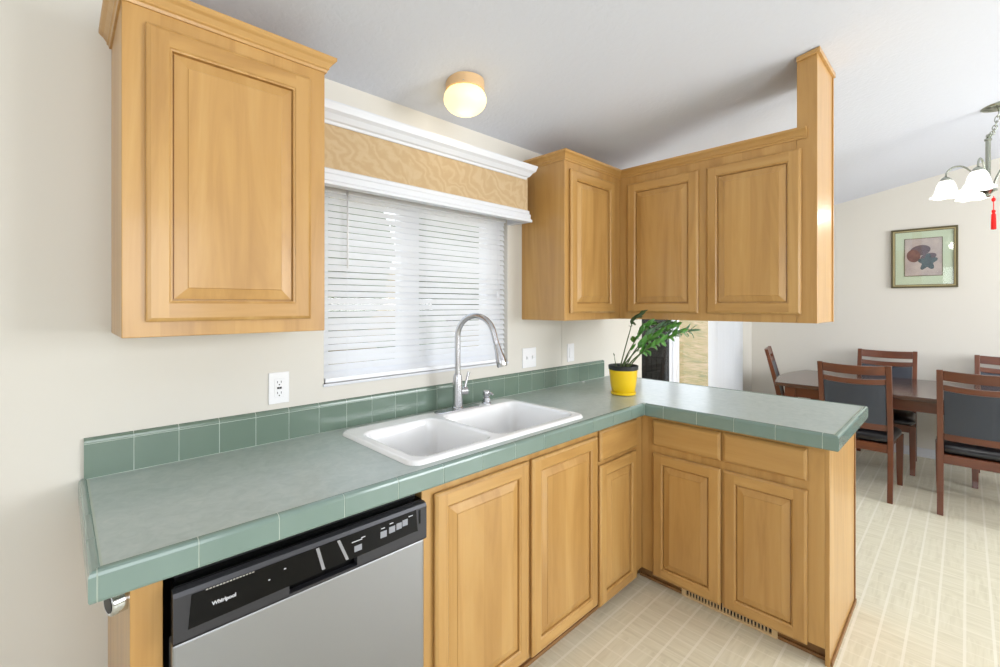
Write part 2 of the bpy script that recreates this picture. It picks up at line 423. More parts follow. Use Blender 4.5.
# ------------------------------------------------------------------ raised panel doors and drawers
def mapper(face, plane):
    if face == 'y': return lambda u, v, d: (u, plane-d, v)      # faces -y, u = x
    return lambda u, v, d: (plane-d, u, v)                       # faces -x, u = y
def door(parent, face, plane, u0, u1, v0, v1, st=.048, name='door', th=.019):
    f = mapper(face, plane); u0, u1 = min(u0, u1), max(u0, u1)
    grain = (M['wood_z'], M['wood_x'] if face == 'y' else M['wood_y'])
    mb = MB(); c = .004
    def R(i, d): return [f(u0+i, v0+i, d), f(u1-i, v0+i, d), f(u1-i, v1-i, d), f(u0+i, v1-i, d)]
    def ring(a, b, mi=0):
        mb.add(a+b, [(0, 1, 5, 4), (1, 2, 6, 5), (2, 3, 7, 6), (3, 0, 4, 7)], mi)
    mb.add(R(.005, -.0005), [(3, 2, 1, 0)]); ring(R(.005, -.0005), R(.005, .003)); ring(R(.005, .003), R(0, .0045)); ring(R(0, .0045), R(0, th-.007)); ring(R(0, th-.007), R(.003, th-.004)); ring(R(.003, th-.004), R(.010, th))
    e, s_ = .010, st
    for (a0, a1, b0, b1, mi) in ((u0+e, u0+s_, v0+e, v1-e, 0), (u1-s_, u1-e, v0+e, v1-e, 0), (u0+s_, u1-s_, v0+e, v0+s_, 1), (u0+s_, u1-s_, v1-s_, v1-e, 1)):
        mb.add([f(a0, b0, th), f(a1, b0, th), f(a1, b1, th), f(a0, b1, th)], [(0, 1, 2, 3)], mi)
    ring(R(s_, th), R(s_+.003, th-.003)); ring(R(s_+.003, th-.003), R(s_+.007, th-.0045)); ring(R(s_+.007, th-.0045), R(s_+.008, th-.0165))
    ring(R(s_+.008, th-.0165), R(s_+.030, th-.0165))
    o = mb.build(name, grain, parent)
    mb = MB()
    q = s_+.0108; w = .030
    ring2 = lambda a, b: mb.add(a+b, [(0, 1, 5, 4), (1, 2, 6, 5), (2, 3, 7, 6), (3, 0, 4, 7)])
    ring2(R(q, th-.0163), R(q+.001, th-.0105)); ring2(R(q+.001, th-.0105), R(q+w, th-.004)); ring2(R(q+w, th-.004), R(q+w+.0015, th-.0015))
    mb.add(R(q+w+.0015, th-.0015), [(0, 1, 2, 3)])
    mb.build('raised_panel', M['wood_z'], o)
    return o
def drawer(parent, face, plane, u0, u1, v0, v1, th=.019):
    f = mapper(face, plane); u0, u1 = min(u0, u1), max(u0, u1); mb = MB()
    def R(i, d): return [f(u0+i, v0+i, d), f(u1-i, v0+i, d), f(u1-i, v1-i, d), f(u0+i, v1-i, d)]
    def ring(a, b): mb.add(a+b, [(0, 1, 5, 4), (1, 2, 6, 5), (2, 3, 7, 6), (3, 0, 4, 7)])
    mb.add(R(.005, -.0005), [(3, 2, 1, 0)]); ring(R(.005, -.0005), R(.005, .003)); ring(R(.005, .003), R(0, .0045)); ring(R(0, .0045), R(0, th-.008)); ring(R(0, th-.008), R(.004, th-.004)); ring(R(.004, th-.004), R(.011, th))
    mb.add(R(.011, th), [(0, 1, 2, 3)])
    return mb.build('drawer', M['wood_x'] if face == 'y' else M['wood_y'], parent)
CROWN = lambda z: [(0, z), (.005, z), (.007, z+.008), (.011, z+.011), (.011, z+.016), (.019, z+.028), (.026, z+.034), (.029, z+.038), (.029, z+.048), (-.012, z+.048), (-.012, z)]
ZB, ZT, UD = 1.365, 2.212, .308

# left wall cabinet
c1 = thing('wall_cabinet', 'large single-door maple wall cabinet at the left of the window', 'cabinet', (.718, 0, ZB))
UL0, UL1 = .458, .973
MB().box(UL0, UL1, 0, -UD, ZB, ZT+.03).build('body', M['wood_z'], c1, bevel=.002)
door(c1, 'y', -UD, .505, .923, 1.405, 2.173)
MB().sweep([(UL0, 0), (UL0, -UD), (UL1, -UD), (UL1, 0)], CROWN(ZT)).box(UL0, UL1, 0, -UD, ZT+.03, ZT+.046).build('crown_moulding', M['wood_x'], c1)

# corner wall cabinet
CP = [(2.250, 0), (2.250, -UD), (2.794, -UD), (2.794, -1.274)]
c2 = thing('wall_cabinet', 'narrow-door maple wall cabinet between the window and the inside corner', 'cabinet', (2.5, 0, ZB))
MB().box(2.250, 2.794, 0, -UD, ZB, ZT+.03).build('body', M['wood_z'], c2, bevel=.002)
door(c2, 'y', -UD, 2.288, 2.716, 1.405, 2.172)
MB().sweep(None, CROWN(ZT), full=CP, lo=0, hi=2).box(2.250, 2.794, 0, -UD, ZT+.03, ZT+.046).build('crown_moulding', M['wood_x'], c2)

# cabinet hung over the peninsula
c3 = thing('hanging_cabinet', 'two-door maple cabinet hanging above the peninsula counter', 'cabinet', (2.95, -.62, ZB))
MB().box(2.794, 3.12, -.0, -1.232, ZB, ZT+.03).build('body', M['wood_z'], c3, bevel=.002)
door(c3, 'x', 2.794, -.366, -.785, 1.405, 2.168)
door(c3, 'x', 2.794, -.828, -1.252, 1.405, 2.168)
MB().sweep(None, CROWN(ZT), full=CP, lo=2, hi=3).box(2.794, 3.12, 0, -1.23, ZT+.03, ZT+.046).build('crown_moulding', M['wood_y'], c3)
# tall end post
p1 = thing('end_post', 'tall maple end panel rising from the hanging cabinet to the ceiling', 'post', (2.95, -1.27, ZB))
PY0, PY1 = -1.2325, -1.312
PT = ceil_z(PY1)-.004
mb = MB(); zt0 = ceil_z(PY0)-.004
mb.prism([(PY0, ZB), (PY0, zt0), (PY1, PT), (PY1, ZB)], 2.794, 3.112, axis='x'); mb.build('panel', M['wood_z'], p1, bevel=.002)
MB().box(3.112, 3.124, PY0+.01, PY1-.006, ZB, PT-.006).build('edge_strip', M['wood_z'], p1, bevel=.002)
mb = MB()
def capz(y, d): return ceil_z(y)-.003-d
for (xa, xb, ya, yb) in ((2.782, 2.794, PY0, PY1), (2.782, 3.132, PY1, PY1-.012)):
    vs = [(x, y, capz(y, d)) for d in (.022, 0) for (x, y) in ((xa, ya), (xb, ya), (xb, yb), (xa, yb))]
    mb.add(vs, [(0, 1, 2, 3), (7, 6, 5, 4), (0, 4, 5, 1), (1, 5, 6, 2), (2, 6, 7, 3), (3, 7, 4, 0)])
mb.build('cap_trim', M['wood_y'], p1, bevel=.0015)

# ------------------------------------------------------------------ base cabinets
YF, XP, ZC = -.587, 2.55, .884
def shell(parent, x0, x1, yb, yf, z0, z1):
    mb = MB(); t_ = .018
    mb.box(x0, x1, yf, yf+t_, z0, z1)                       # face frame
    mb.box(x0, x0+t_, yf+t_, yb, z0, z1); mb.box(x1-t_, x1, yf+t_, yb, z0, z1)
    mb.box(x0+t_, x1-t_, yb-t_, yb, z0, z1); mb.box(x0+t_, x1-t_, yf+t_, yb-t_, z0, z0+t_)
    return mb.build('body', M['wood_z'], parent, bevel=.0015)
b1 = thing('base_cabinet', 'maple sink base cabinet with two tall doors beside the dishwasher', 'cabinet', (1.65, -.3, 0))
shell(b1, 1.163, 2.130, -.002, YF, .066, ZC)
door(b1, 'y', YF, 1.205, 1.650, .085, .845); door(b1, 'y', YF, 1.668, 2.118, .072, .845)
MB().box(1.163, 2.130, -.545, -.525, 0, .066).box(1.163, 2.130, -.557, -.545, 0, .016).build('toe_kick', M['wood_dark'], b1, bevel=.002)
b2 = thing('base_cabinet', 'narrow maple corner base cabinet with one drawer over one door', 'cabinet', (2.34, -.3, 0))
shell(b2, 2.1305, XP, -.002, YF, .066, ZC)
door(b2, 'y', YF, 2.138, 2.474, .050, .703); drawer(b2, 'y', YF, 2.138, 2.474, .722, .866)
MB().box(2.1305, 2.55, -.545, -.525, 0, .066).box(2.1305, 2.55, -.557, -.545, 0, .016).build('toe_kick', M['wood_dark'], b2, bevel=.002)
b3 = thing('base_cabinet', 'maple peninsula base cabinet with two drawers over two doors', 'cabinet', (2.83, -.7, 0))
mb = MB()
mb.box(XP, XP+.018, YF-.0005, -1.384, .066, ZC); mb.box(3.10, 3.118, -.002, -1.384, 0, ZC); mb.box(XP+.018, 3.10, -.002, -.02, .058, ZC); mb.box(XP+.018, 3.10, -.02, -1.384, .058, .076)
mb.build('body', M['wood_z'], b3, bevel=.0015)
mb = MB().box(XP, 3.118, -1.384, -1.400, .0, ZC); mb.build('end_panel', M['wood_z'], b3, bevel=.0015)
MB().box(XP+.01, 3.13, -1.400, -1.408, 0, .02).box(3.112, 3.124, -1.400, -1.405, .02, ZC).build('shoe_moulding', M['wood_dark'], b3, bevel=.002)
door(b3, 'x', XP, -.653, -.987, .058, .690); door(b3, 'x', XP, -.999, -1.326, .058, .690)
drawer(b3, 'x', XP, -.653, -.987, .728, .858); drawer(b3, 'x', XP, -.999, -1.326, .728, .860)
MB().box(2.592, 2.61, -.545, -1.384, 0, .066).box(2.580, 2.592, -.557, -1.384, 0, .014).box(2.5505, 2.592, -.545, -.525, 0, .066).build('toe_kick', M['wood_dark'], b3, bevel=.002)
# end panel left of the dishwasher
b4 = thing('base_cabinet', 'narrow maple cabinet end left of the dishwasher under the counter', 'cabinet', (.478, -.3, 0))
MB().box(.450, .468, -.002, YF+.018, 0, ZC).build('side_panel', M['wood_z'], b4, bevel=.001)
MB().box(.450, .505, YF+.018, YF, 0, ZC).build('stile', M['wood_z'], b4, bevel=.0015)
# chrome cylinder under the counter end
hk = thing('chrome_bracket', 'short chrome cylinder fixed to the cabinet side under the left counter end', 'bracket', (.43, -.545, .835))
hm = MB().lathe([(.001, -.0195), (.017, -.0195), (.019, -.021), (.0235, -.021), (.026, -.018), (.026, .018), (.0235, .02), (0, .02)], (0, 0, 0), 28, axis='x').build('cylinder', M['chrome'], None, True, auto=40)
ho = MB().lathe([(0, -.0215), (.0185, -.0215), (.0185, -.0190), (0, -.0190)], (0, 0, 0), 24, axis='x').build('dark_opening', M['black'], None)
for q in (hm, ho): q.parent = hk; q.location = (.0085, .006, -.004); q.rotation_euler = (0, 0, math.radians(15))
MB().box(.428, .4495, -.552, -.538, .832, .842).build('bracket_stem', M['chrome'], hk)
# floor register in the toe kick
rg = thing('floor_register', 'beige metal heat register with dark slots in the peninsula toe kick', 'register', (2.575, -1.0, 0))
mb = MB(); y = -.812
mb.box(2.572, 2.579, -.79, -1.21, .002, .012).box(2.572, 2.579, -.79, -1.21, .054, .064).box(2.572, 2.579, -.79, -.812, .012, .054).box(2.572, 2.579, -1.188, -1.21, .012, .054)
k = 26
for i in range(1, k):
    yy = -.812-(1.188-.812)*i/k; mb.box(2.573, 2.579, yy-.0028, yy+.0028, .012, .054)
mb.build('grille', mat('register_tan', lin(214, 184, 138), .45), rg)
MB().box(2.580, 2.590, -.80, -1.20, .016, .055).build('duct', M['black'], rg)

# ------------------------------------------------------------------ countertop
ZT_ = .945
ct = thing('countertop', 'L-shaped grey green laminate countertop with sage tile edging', 'countertop', (1.8, -.4, ZC))
CX0, CX1, CY0, XI, YE = .385, 3.225, -.636, 2.486, -1.44
SX0, SX1, SY0, SY1 = 1.155, 2.024, -.566, -.10     # sink cut-out
ins = .0205
mb = MB()
for (a, b, c, d) in ((CX0+ins, SX0, CY0+ins, 0), (SX0, SX1, CY0+ins, SY0), (SX0, SX1, SY1, 0), (SX1, XI+ins, CY0+ins, 0), (XI+ins, CX1-ins, YE+ins, 0)):
    mb.box(a, b, c, d, ZC+.004, ZT_)
mb.build('surface', M['laminate'], ct)
EP = [(CX0, 0), (CX0, CY0), (XI, CY0), (XI, YE), (CX1, YE), (CX1, 0)]
def epath(s0, s1):
    pts = []; acc = 0
    for i in range(len(EP)-1):
        a, b = Vector(EP[i]), Vector(EP[i+1]); L = (b-a).length
        def at(s): return tuple(a+(b-a)*((s-acc)/L))
        if acc <= s0 < acc+L: pts.append(at(s0))
        elif s0 < acc < s1: pts.append(EP[i])
        if acc < s1 <= acc+L: pts.append(at(s1)); break
        acc += L
    return pts
def edge_prof(i, r=0):
    return [(-.018, ZT_-.012), (-.018, ZT_+.0005-i), (-.016, ZT_+.002-i), (-.012, ZT_+.0022-i), (-.006-i*.5, ZT_+.0008-i), (-.0022-i, ZT_-.003-i*.5), (-i, ZT_-.009), (-i, ZT_-.054), (-.002-i, ZT_-.059), (-.006, ZC-.0005+i), (-.018, ZC-.0005+i)]
L1 = -CY0; L2 = L1+XI-CX0; L3 = L2+(CY0-YE); L4 = L3+CX1-XI; L5 = L4-YE
J = [.15, .31, .47, L1+.013]
s = L1+.013
while s+.163 < L2-.04: s += .163; J.append(s)
J.append(L2); s = L2+.099
while s < L3-.02: J.append(s); s += .163
J += [L3+.055]; s = L3+.055+.163
while s < L4-.03: J.append(s); s += .163
J += [L4-.02]; s = L4+.14
while s < L5-.03: J.append(s); s += .163
J = [0.0]+J+[L5]
mb = MB()
for a, b in zip(J[:-1], J[1:]): mb.sweep(epath(a+.0013, b-.0013), edge_prof(0))
mb.build('edge_tiles', M['tile'], ct)
MB().sweep(EP, edge_prof(.0012)).sweep(EP, [(-.024, ZT_-.012), (-.024, ZT_-.0003), (-.0205, ZT_+.0004), (-.0175, ZT_+.0004), (-.0175, ZT_-.012)]).build('grout', M['grout'], ct)
# backsplash
bs = thing('backsplash', 'row of sage green backsplash tiles along the wall behind the counter', 'backsplash', (1.74, 0, ZT_))
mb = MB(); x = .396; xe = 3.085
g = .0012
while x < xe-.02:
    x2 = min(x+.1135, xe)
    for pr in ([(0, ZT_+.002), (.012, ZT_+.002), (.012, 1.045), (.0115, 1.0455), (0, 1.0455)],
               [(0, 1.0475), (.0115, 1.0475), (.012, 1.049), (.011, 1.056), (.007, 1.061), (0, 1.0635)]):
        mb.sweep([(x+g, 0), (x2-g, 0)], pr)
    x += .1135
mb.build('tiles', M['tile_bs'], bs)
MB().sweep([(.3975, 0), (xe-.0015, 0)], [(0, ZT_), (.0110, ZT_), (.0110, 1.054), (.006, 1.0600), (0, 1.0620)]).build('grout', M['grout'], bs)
tag(MB().add([(2.79, -.030, ZT_), (2.812, -.024, ZT_), (2.806, -.044, ZT_), (2.792, -.042, ZT_), (2.793, -.032, ZT_+.005), (2.808, -.028, ZT_+.006), (2.804, -.041, ZT_+.005), (2.795, -.040, ZT_+.004)],
      [(3, 2, 1, 0), (4, 5, 6, 7), (0, 1, 5, 4), (1, 2, 6, 5), (2, 3, 7, 6), (3, 0, 4, 7)]).build('grout_chip', M['plate']), 'tiny white chip lying on the counter near the backsplash end', 'chip')

# ------------------------------------------------------------------ sink, faucet, dispenser
sk = thing('kitchen_sink', 'white double-bowl drop-in sink set in the green counter', 'sink', (1.6, -.33, ZT_))
def sd(px, py, x0, x1, y0, y1, r):
    cx, cy = (x0+x1)/2, (y0+y1)/2; qx = abs(px-cx)-(x1-x0)/2+r; qy = abs(py-cy)-(y1-y0)/2+r
    return math.hypot(max(qx, 0), max(qy, 0))+min(max(qx, qy), 0)-r
def sstep(a, b, v):
    v = max(0, min(1, (v-a)/(b-a))); return v*v*(3-2*v)
OX = (1.128, 2.048, -.590, -.070, .045)
BL = [(1.172, 1.512, -.556, -.165, .055), (1.545, 2.008, -.556, -.165, .055)]
NX, NY = 190, 110; vs = []; fs = []
for j in range(NY+1):
    for i in range(NX+1):
        px = OX[0]+(OX[1]-OX[0])*i/NX; py = OX[2]+(OX[3]-OX[2])*j/NY
        d = sd(px, py, *OX)
        if d > 1e-7:   # bring corner points back onto the rounded outline
            ccx = OX[0]+OX[4] if px < (OX[0]+OX[1])/2 else OX[1]-OX[4]; ccy = OX[2]+OX[4] if py < (OX[2]+OX[3])/2 else OX[3]-OX[4]
            v_ = Vector((px-ccx, py-ccy)); v_ = v_.normalized()*OX[4]; px, py = ccx+v_.x, ccy+v_.y; d = 0
        zz = ZT_+.013
        rim = min(1, max(0, -d)/.012); zz = ZT_+.0005+.0135*math.sqrt(max(0, 1-(1-rim)**2))
        for b in BL:
            e = -sd(px, py, *b)
            if e > -.006:
                zz -= .003*sstep(-.006, 0, e)
                lip = sstep(0, .024, e); zz -= .150*lip+.02*sstep(.02, .10, e)
        vs.append((px, py, zz))
for j in range(NY):
    for i in range(NX):
        a = j*(NX+1)+i; fs.append((a, a+1, a+NX+2, a+NX+1))
MB().add(vs, fs).build('basin', M['porcelain'], sk, True)
for b in BL:
    cx, cy = (b[0]+b[1])/2, (b[2]+b[3])/2
    MB().lathe([(0, .7885), (.025, .7885), (.032, .791), (.042, .792), (.044, .790), (.044, .786), (0, .786)], (cx, cy, 0), 24).build('drain', M['chrome'], sk, True)
ZD = ZT_+.014
fa = thing('kitchen_faucet', 'brushed nickel pull-down gooseneck faucet behind the sink', 'faucet', (1.685, -.118, ZD))
FX, FY = 1.685, -.118
mb = MB(); pl = []
for k in range(40):
    q = 2*PI*k/40; cx = FX+(.100 if math.cos(q) > 0 else -.100); pl.append((cx+.028*math.cos(q), FY+.028*math.sin(q)))
mb.prism(pl, ZD, ZD+.006, axis='z'); mb.build('deck_plate', M['steel'], fa, bevel=.002)
MB().lathe([(.027, ZD+.006), (.027, ZD+.012), (.0235, ZD+.016), (.0225, ZD+.13), (.021, ZD+.15), (.0175, ZD+.165)], (FX, FY, 0), 24).build('body', M['steel'], fa, True, auto=40)
dirv = Vector((.30, -.95)).normalized(); reach = .196; R_ = reach/2; zarc = 1.412-R_-.013
pts = [(FX, FY, ZD+.16), (FX, FY, zarc-.06), (FX, FY, zarc)]
for k in range(1, 17):
    q = PI-(PI-.20)*k/16
    o_ = R_+R_*math.cos(q); pts.append((FX+dirv.x*o_, FY+dirv.y*o_, zarc+R_*math.sin(q)))
dl = (Vector(pts[-1])-Vector(pts[-2])).normalized()
e1 = Vector(pts[-1])+dl*.055; pts.append(tuple(e1))
MB().tube(pts, .0132, 16).build('spout', M['steel'], fa, True, auto=40)
hp = [e1-dl*.004, e1+dl*.004, e1+dl*.03, e1+dl*.068, e1+dl*.092, e1+dl*.097]
MB().tube(hp, [.014, .0155, .0165, .0235, .0235, .021], 18).build('spray_head', M['steel'], fa, True, auto=35)
hx = Vector((.97, -.25, 0)).normalized()
hb = Vector((FX, FY, ZD+.085))
h_ = MB().tube([hb+hx*.015, hb+hx*.048], .0185, 16).build('handle_hub', M['steel'], fa, True, auto=40)
h0 = hb+hx*.036
MB().tube([h0+Vector((0, 0, .006)), h0+Vector((0, 0, .03))+hx*.006, h0+Vector((0, 0, .088))+hx*.022], [.0075, .006, .007], 12).build('lever', M['steel'], fa, True, auto=40)
sp_ = thing('soap_dispenser', 'short brushed nickel soap dispenser right of the faucet', 'dispenser', (1.868, -.118, ZD))
c_ = (1.868, -.118, 0)
MB().lathe([(.024, ZD), (.024, ZD+.006), (.020, ZD+.009), (.019, ZD+.03), (.0135, ZD+.034), (.0135, ZD+.04)], c_, 20).build('collar', M['steel'], sp_, True, auto=40)
MB().lathe([(.0175, ZD+.04), (.019, ZD+.043), (.019, ZD+.06), (.016, ZD+.066), (0, ZD+.067)], c_, 20).tube([(1.868, -.118, ZD+.054), (1.873, -.150, ZD+.054), (1.875, -.158, ZD+.048)], [.008, .0065, .005], 10).build('pump_head', M['steel'], sp_, True, auto=40)

# ------------------------------------------------------------------ dishwasher
dw = thing('dishwasher', 'stainless front dishwasher with dark control panel under the counter', 'dishwasher', (.83, -.6, 0))
D0, D1, DY = .516, 1.150, -.632
MB().box(D0+.01, D1-.005, -.03, -.575, .06, .862).build('tub', M['black'], dw)
MB().box(D0, D1, -.575, DY+.012, .10, .733).build('door', M['stainless'], dw, bevel=.006, seg=3)
MB().box(D0+.02, D1-.02, -.56, -.53, .0, .095).build('toe_panel', M['black'], dw)
# control panel: frame with slanting top, inset gloss window
cpz0, cpz1 = .736, .848
mb = MB()
prof = [(-.612, cpz0), (DY+.004, cpz0), (DY, cpz0+.006), (DY, .7405), (DY, cpz1-.012), (DY+.004, cpz1-.003), (DY+.012, cpz1), (-.612, cpz1+.001)]
px0, px1 = .748, .925      # handle pocket
mb.prism(prof, D0, px0, axis='x'); mb.prism(prof, px1, D1, axis='x')
mb.prism([(-.612, .768), (DY, .768), (DY, cpz1-.012), (DY+.004, cpz1-.003), (DY+.012, cpz1), (-.612, cpz1+.001)], px0, px1, axis='x')
mb.prism([(-.572, cpz0), (DY+.004, cpz0), (DY, cpz0+.006), (DY, .745), (-.612, .745)], px0, px1, axis='x')
pan = mb.build('control_panel', M['dw_panel'], dw)
MB().box(D0+.004, D1-.004, -.575, -.6115, .735, .852).build('backing', M['dw_black'], pan)  # black box put in to paint the dark gap above the panel
MB().box(px0-.004, px1+.004, -.6112, -.6125, .742, .77).build('handle_pocket', M['dw_black'], pan)
MB().prism([(.542, .762), (.548, .833), (1.112, .836), (1.118, .770), (1.112, .772)][::1], DY-.0012, DY+.001).build('gloss_window', M['dw_black'], pan)
mb = MB()
for i in range(15):
    xx = .574+.0065*i; mb.box(xx, xx+.0045, DY-.0020, DY-.001, .8315, .8345)
mb.build('vent_slots', M['steel'], pan)
def text(name, body, size, loc, m_, parent, rot=(PI/2, 0, 0), bold=0):
    cu = bpy.data.curves.new(name, 'FONT'); cu.body = body; cu.size = size; cu.extrude = .0003; cu.align_x = 'CENTER'; cu.offset = bold
    o = bpy.data.objects.new('tmp', cu); COL.objects.link(o)
    bpy.context.view_layer.update()
    me = bpy.data.meshes.new_from_object(o.evaluated_get(bpy.context.evaluated_depsgraph_get()))
    me.name = name; me.materials.clear(); me.materials.append(m_)
    me.transform(Matrix.Translation(loc) @ Matrix.Rotation(rot[2], 4, 'Z') @ Matrix.Rotation(rot[0], 4, 'X'))
    bpy.data.objects.remove(o); bpy.data.curves.remove(cu)
    org = Vector(); p = parent
    while p is not None: org += p.location; p = p.parent
    me.transform(Matrix.Translation(-org))
    n = bpy.data.objects.new(name, me); COL.objects.link(n); n.parent = parent; return n
text('logo', 'Whirlpool', .0112, (.609, DY-.0014, .7935), M['logo'], pan, bold=.0004)
ovr = []
for k in range(28):
    q = 2*PI*k/28; ovr.append((.607+.020*math.cos(q), .7975+.0045*math.sin(q)+.004*math.cos(q)))
for (xa, xb) in (((.812, .820), (.828, .836)), ((.867, .875), (.892, .900))):
    MB().prism([(xa[0], .832), (xa[1], .832), (xb[1], .772), (xb[0], .772)], DY-.0020, DY-.0010).build('tape_strip', M['tape'], pan)
for (xx, zz, wd, hh) in ((.915, .792, .022, .016), (.993, .802, .020, .018), (1.020, .806, .020, .018), (1.044, .808, .018, .018), (1.064, .811, .018, .018)):
    MB().box(xx, xx+wd, DY-.0024, DY-.001, zz-hh/2, zz+hh/2).build('button', M['button'], pan, bevel=.0006)
for (xx, zz, wd) in ((.908, .812, .030), (.935, .816, .012), (.995, .819, .012), (1.022, .824, .012), (1.085, .824, .014), (.70, .80, .004), (.735, .812, .005)):
    MB().box(xx, xx+wd, DY-.0018, DY-.001, zz-.0012, zz+.0012).build('printed_mark', M['logo'], pan)
MB().box(1.121, 1.128, DY-.0008, DY+.002, .790, .832).build('latch_slot', M['dw_black'], pan, bevel=.0005)

# ------------------------------------------------------------------ outlets and switches
def plate(name, label, x0, x1, z0, z1, kind, group=None):
    t_ = thing(name, label, 'outlet' if kind == 'gfci' else 'switch', ((x0+x1)/2, 0, (z0+z1)/2))
    MB().box(x0, x1, -.006, 0, z0, z1).build('cover_plate', M['plate'], t_, bevel=.003)
    xc, zc = (x0+x1)/2, (z0+z1)/2
    if kind == 'gfci':
        o = MB().box(xc-.0165, xc+.0165, -.008, -.0055, zc-.034, zc+.034).build('receptacle', M['plate'], t_, bevel=.001)
        for zz in (zc-.02, zc+.02):
            MB().box(xc-.0075, xc-.0055, -.0085, -.0075, zz-.002, zz+.006).build('slot', M['dark_slot'], o)
            MB().box(xc+.0055, xc+.0075, -.0085, -.0075, zz-.002, zz+.006).build('slot', M['dark_slot'], o)
            MB().lathe([(0, -.0085), (.0024, -.0085), (.0024, -.0075), (0, -.0075)], (xc, 0, zz-.008), 10, axis='y').build('ground_hole', M['dark_slot'], o)
        for dx in (-.00425, .00425):
            MB().box(xc+dx-.00375, xc+dx+.00375, -.0092, -.0078, zc-.0035, zc+.0035).build('test_button', M['dark_slot'], o)
    else:
        for q in ((-.023, .023) if kind == 'double' else (0,)):
            if kind == 'double':
                MB().add([(xc+q-.005, -.006, zc-.011), (xc+q+.005, -.006, zc-.011), (xc+q+.005, -.006, zc+.011), (xc+q-.005, -.006, zc+.011),
                          (xc+q-.004, -.016, zc+.001), (xc+q+.004, -.016, zc+.001), (xc+q+.004, -.014, zc+.009), (xc+q-.004, -.014, zc+.009)],
                         [(0, 1, 5, 4), (1, 2, 6, 5), (2, 3, 7, 6), (3, 0, 4, 7), (4, 5, 6, 7)]).build('toggle', M['plate'], t_)
            else:
                MB().box(xc-.0165, xc+.0165, -.0095, -.0055, zc-.033, zc+.033).build('rocker', M['plate'], t_, bevel=.001)
    return t_
plate('wall_outlet', 'white outlet with dark slots on the wall left of the window', .894, .967, 1.084, 1.2, 'gfci')
plate('light_switch', 'white double toggle switch plate just right of the window', 2.252, 2.370, 1.084, 1.2, 'double')
plate('light_switch', 'narrow white single switch plate under the corner wall cabinet', 2.672, 2.744, 1.084, 1.2, 'single')

# ------------------------------------------------------------------ potted plant
PX, PYY = 2.632, -.428
pp = thing('potted_plant', 'leafy green plant in a yellow pot on the counter corner', 'plant', (PX, PYY, ZT_))
cc = (PX, PYY, 0)
MB().lathe([(0, ZT_), (.060, ZT_), (.068, ZT_+.004), (.070, ZT_+.018), (.066, ZT_+.018), (.062, ZT_+.006), (0, ZT_+.006)], cc, 40).build('saucer', M['pot'], pp, True, auto=50)
MB().lathe([(0, ZT_+.008), (.058, ZT_+.008), (.062, ZT_+.012), (.071, ZT_+.06), (.078, ZT_+.138), (.076, ZT_+.140), (.072, ZT_+.138), (.066, ZT_+.06), (0, ZT_+.05)], cc, 40).build('pot', M['pot'], pp, True, auto=50)
MB().lathe([(.071, ZT_+.125), (.0775, ZT_+.141), (.081, ZT_+.142), (.083, ZT_+.162), (.080, ZT_+.164), (.077, ZT_+.160), (.074, ZT_+.135)], cc, 40).build('inner_pot', M['rim'], pp, True, auto=50)
MB().lathe([(0, ZT_+.150), (.04, ZT_+.152), (.0765, ZT_+.148), (.075, ZT_+.13), (0, ZT_+.13)], cc, 24).build('soil', M['soil'], pp, True)
RR = Vector((.7175, -.697, 0)); FW = Vector((.697, .7175, 0))
def P3(u, v, dep):   # picture-plane offset around the pot, as a stem design aid: right metres, up metres, depth metres
    return Vector((PX, PYY, ZT_+.15))+RR*u+Vector((0, 0, v))+FW*dep
rl = random.Random(11)
def leaf(mb, base, d, nrm, L, Wd):
    d = d.normalized(); s_ = d.cross(nrm).normalized(); n_ = s_.cross(d).normalized()
    st = [(0, .06), (.18, .62), (.42, 1), (.68, .8), (.88, .36), (1, .02)]
    vs = []; fs = []
    for (a, w) in st:
        bend = -.18*a*a*L
        c0 = base+d*(a*L)+n_*bend
        for q, lift in ((-1, .16), (0, 0), (1, .16)): vs.append(c0+s_*(q*w*Wd/2)+n_*(lift*w*Wd))
    for i in range(len(st)-1):
        for j in range(2): fs.append((i*3+j, i*3+j+1, (i+1)*3+j+1, (i+1)*3+j))
    mb.add(vs, fs)
def stem(ctrl, nl, L, Wd, t0, mleaf, r=.0042):
    # smooth curve through control points
    C_ = [Vector(c) for c in ctrl]; pts = []
    n = 18
    for k in range(n+1):
        tt = k/n*(len(C_)-1); i = min(int(tt), len(C_)-2); f_ = tt-i
        p0, p1, p2, p3 = C_[max(i-1, 0)], C_[i], C_[i+1], C_[min(i+2, len(C_)-1)]
        pts.append(.5*((2*p1)+(p2-p0)*f_+(2*p0-5*p1+4*p2-p3)*f_*f_+(3*p1-p0-3*p2+p3)*f_**3))
    o = MB().tube(pts, [r*(1-.65*k/n) for k in range(n+1)], 8).build('stem', M['stem'], pp, True)
    mb = MB()
    for k in range(nl):
        a = t0+(1-t0)*k/max(1, nl-1); i = min(int(a*n), n-1); p = pts[i].lerp(pts[i+1], a*n-i)
        d = (pts[i+1]-pts[i]).normalized(); side = d.cross(Vector((rl.uniform(-.3, .3), rl.uniform(-.3, .3), 1))).normalized()
        if k == nl-1: dd = d
        else: dd = d*.7+side*(1 if k % 2 else -1)*rl.uniform(.3, 1.0)+Vector((0, 0, (1 if k % 2 else -1)*rl.uniform(.1, .9)))
        nr = Vector((rl.uniform(-.9, .9), rl.uniform(-.9, .9), 1))-FW*rl.uniform(0, 2.2)
        sz = rl.uniform(.85, 1.15)*(1-.25*a)
        leaf(mb, p, dd, nr, L*sz, Wd*sz)
    lf = mb.build('leaves', mleaf, o, True)
    s2 = lf.modifiers.new('thick', 'SOLIDIFY'); s2.thickness = .0008
stem([P3(-.02, 0, -.01), P3(0, .08, -.01), P3(.030, .20, -.02), P3(.050, .265, -.02), P3(.095, .305, -.02)], 10, .062, .028, .60, M['leaf_dark'])
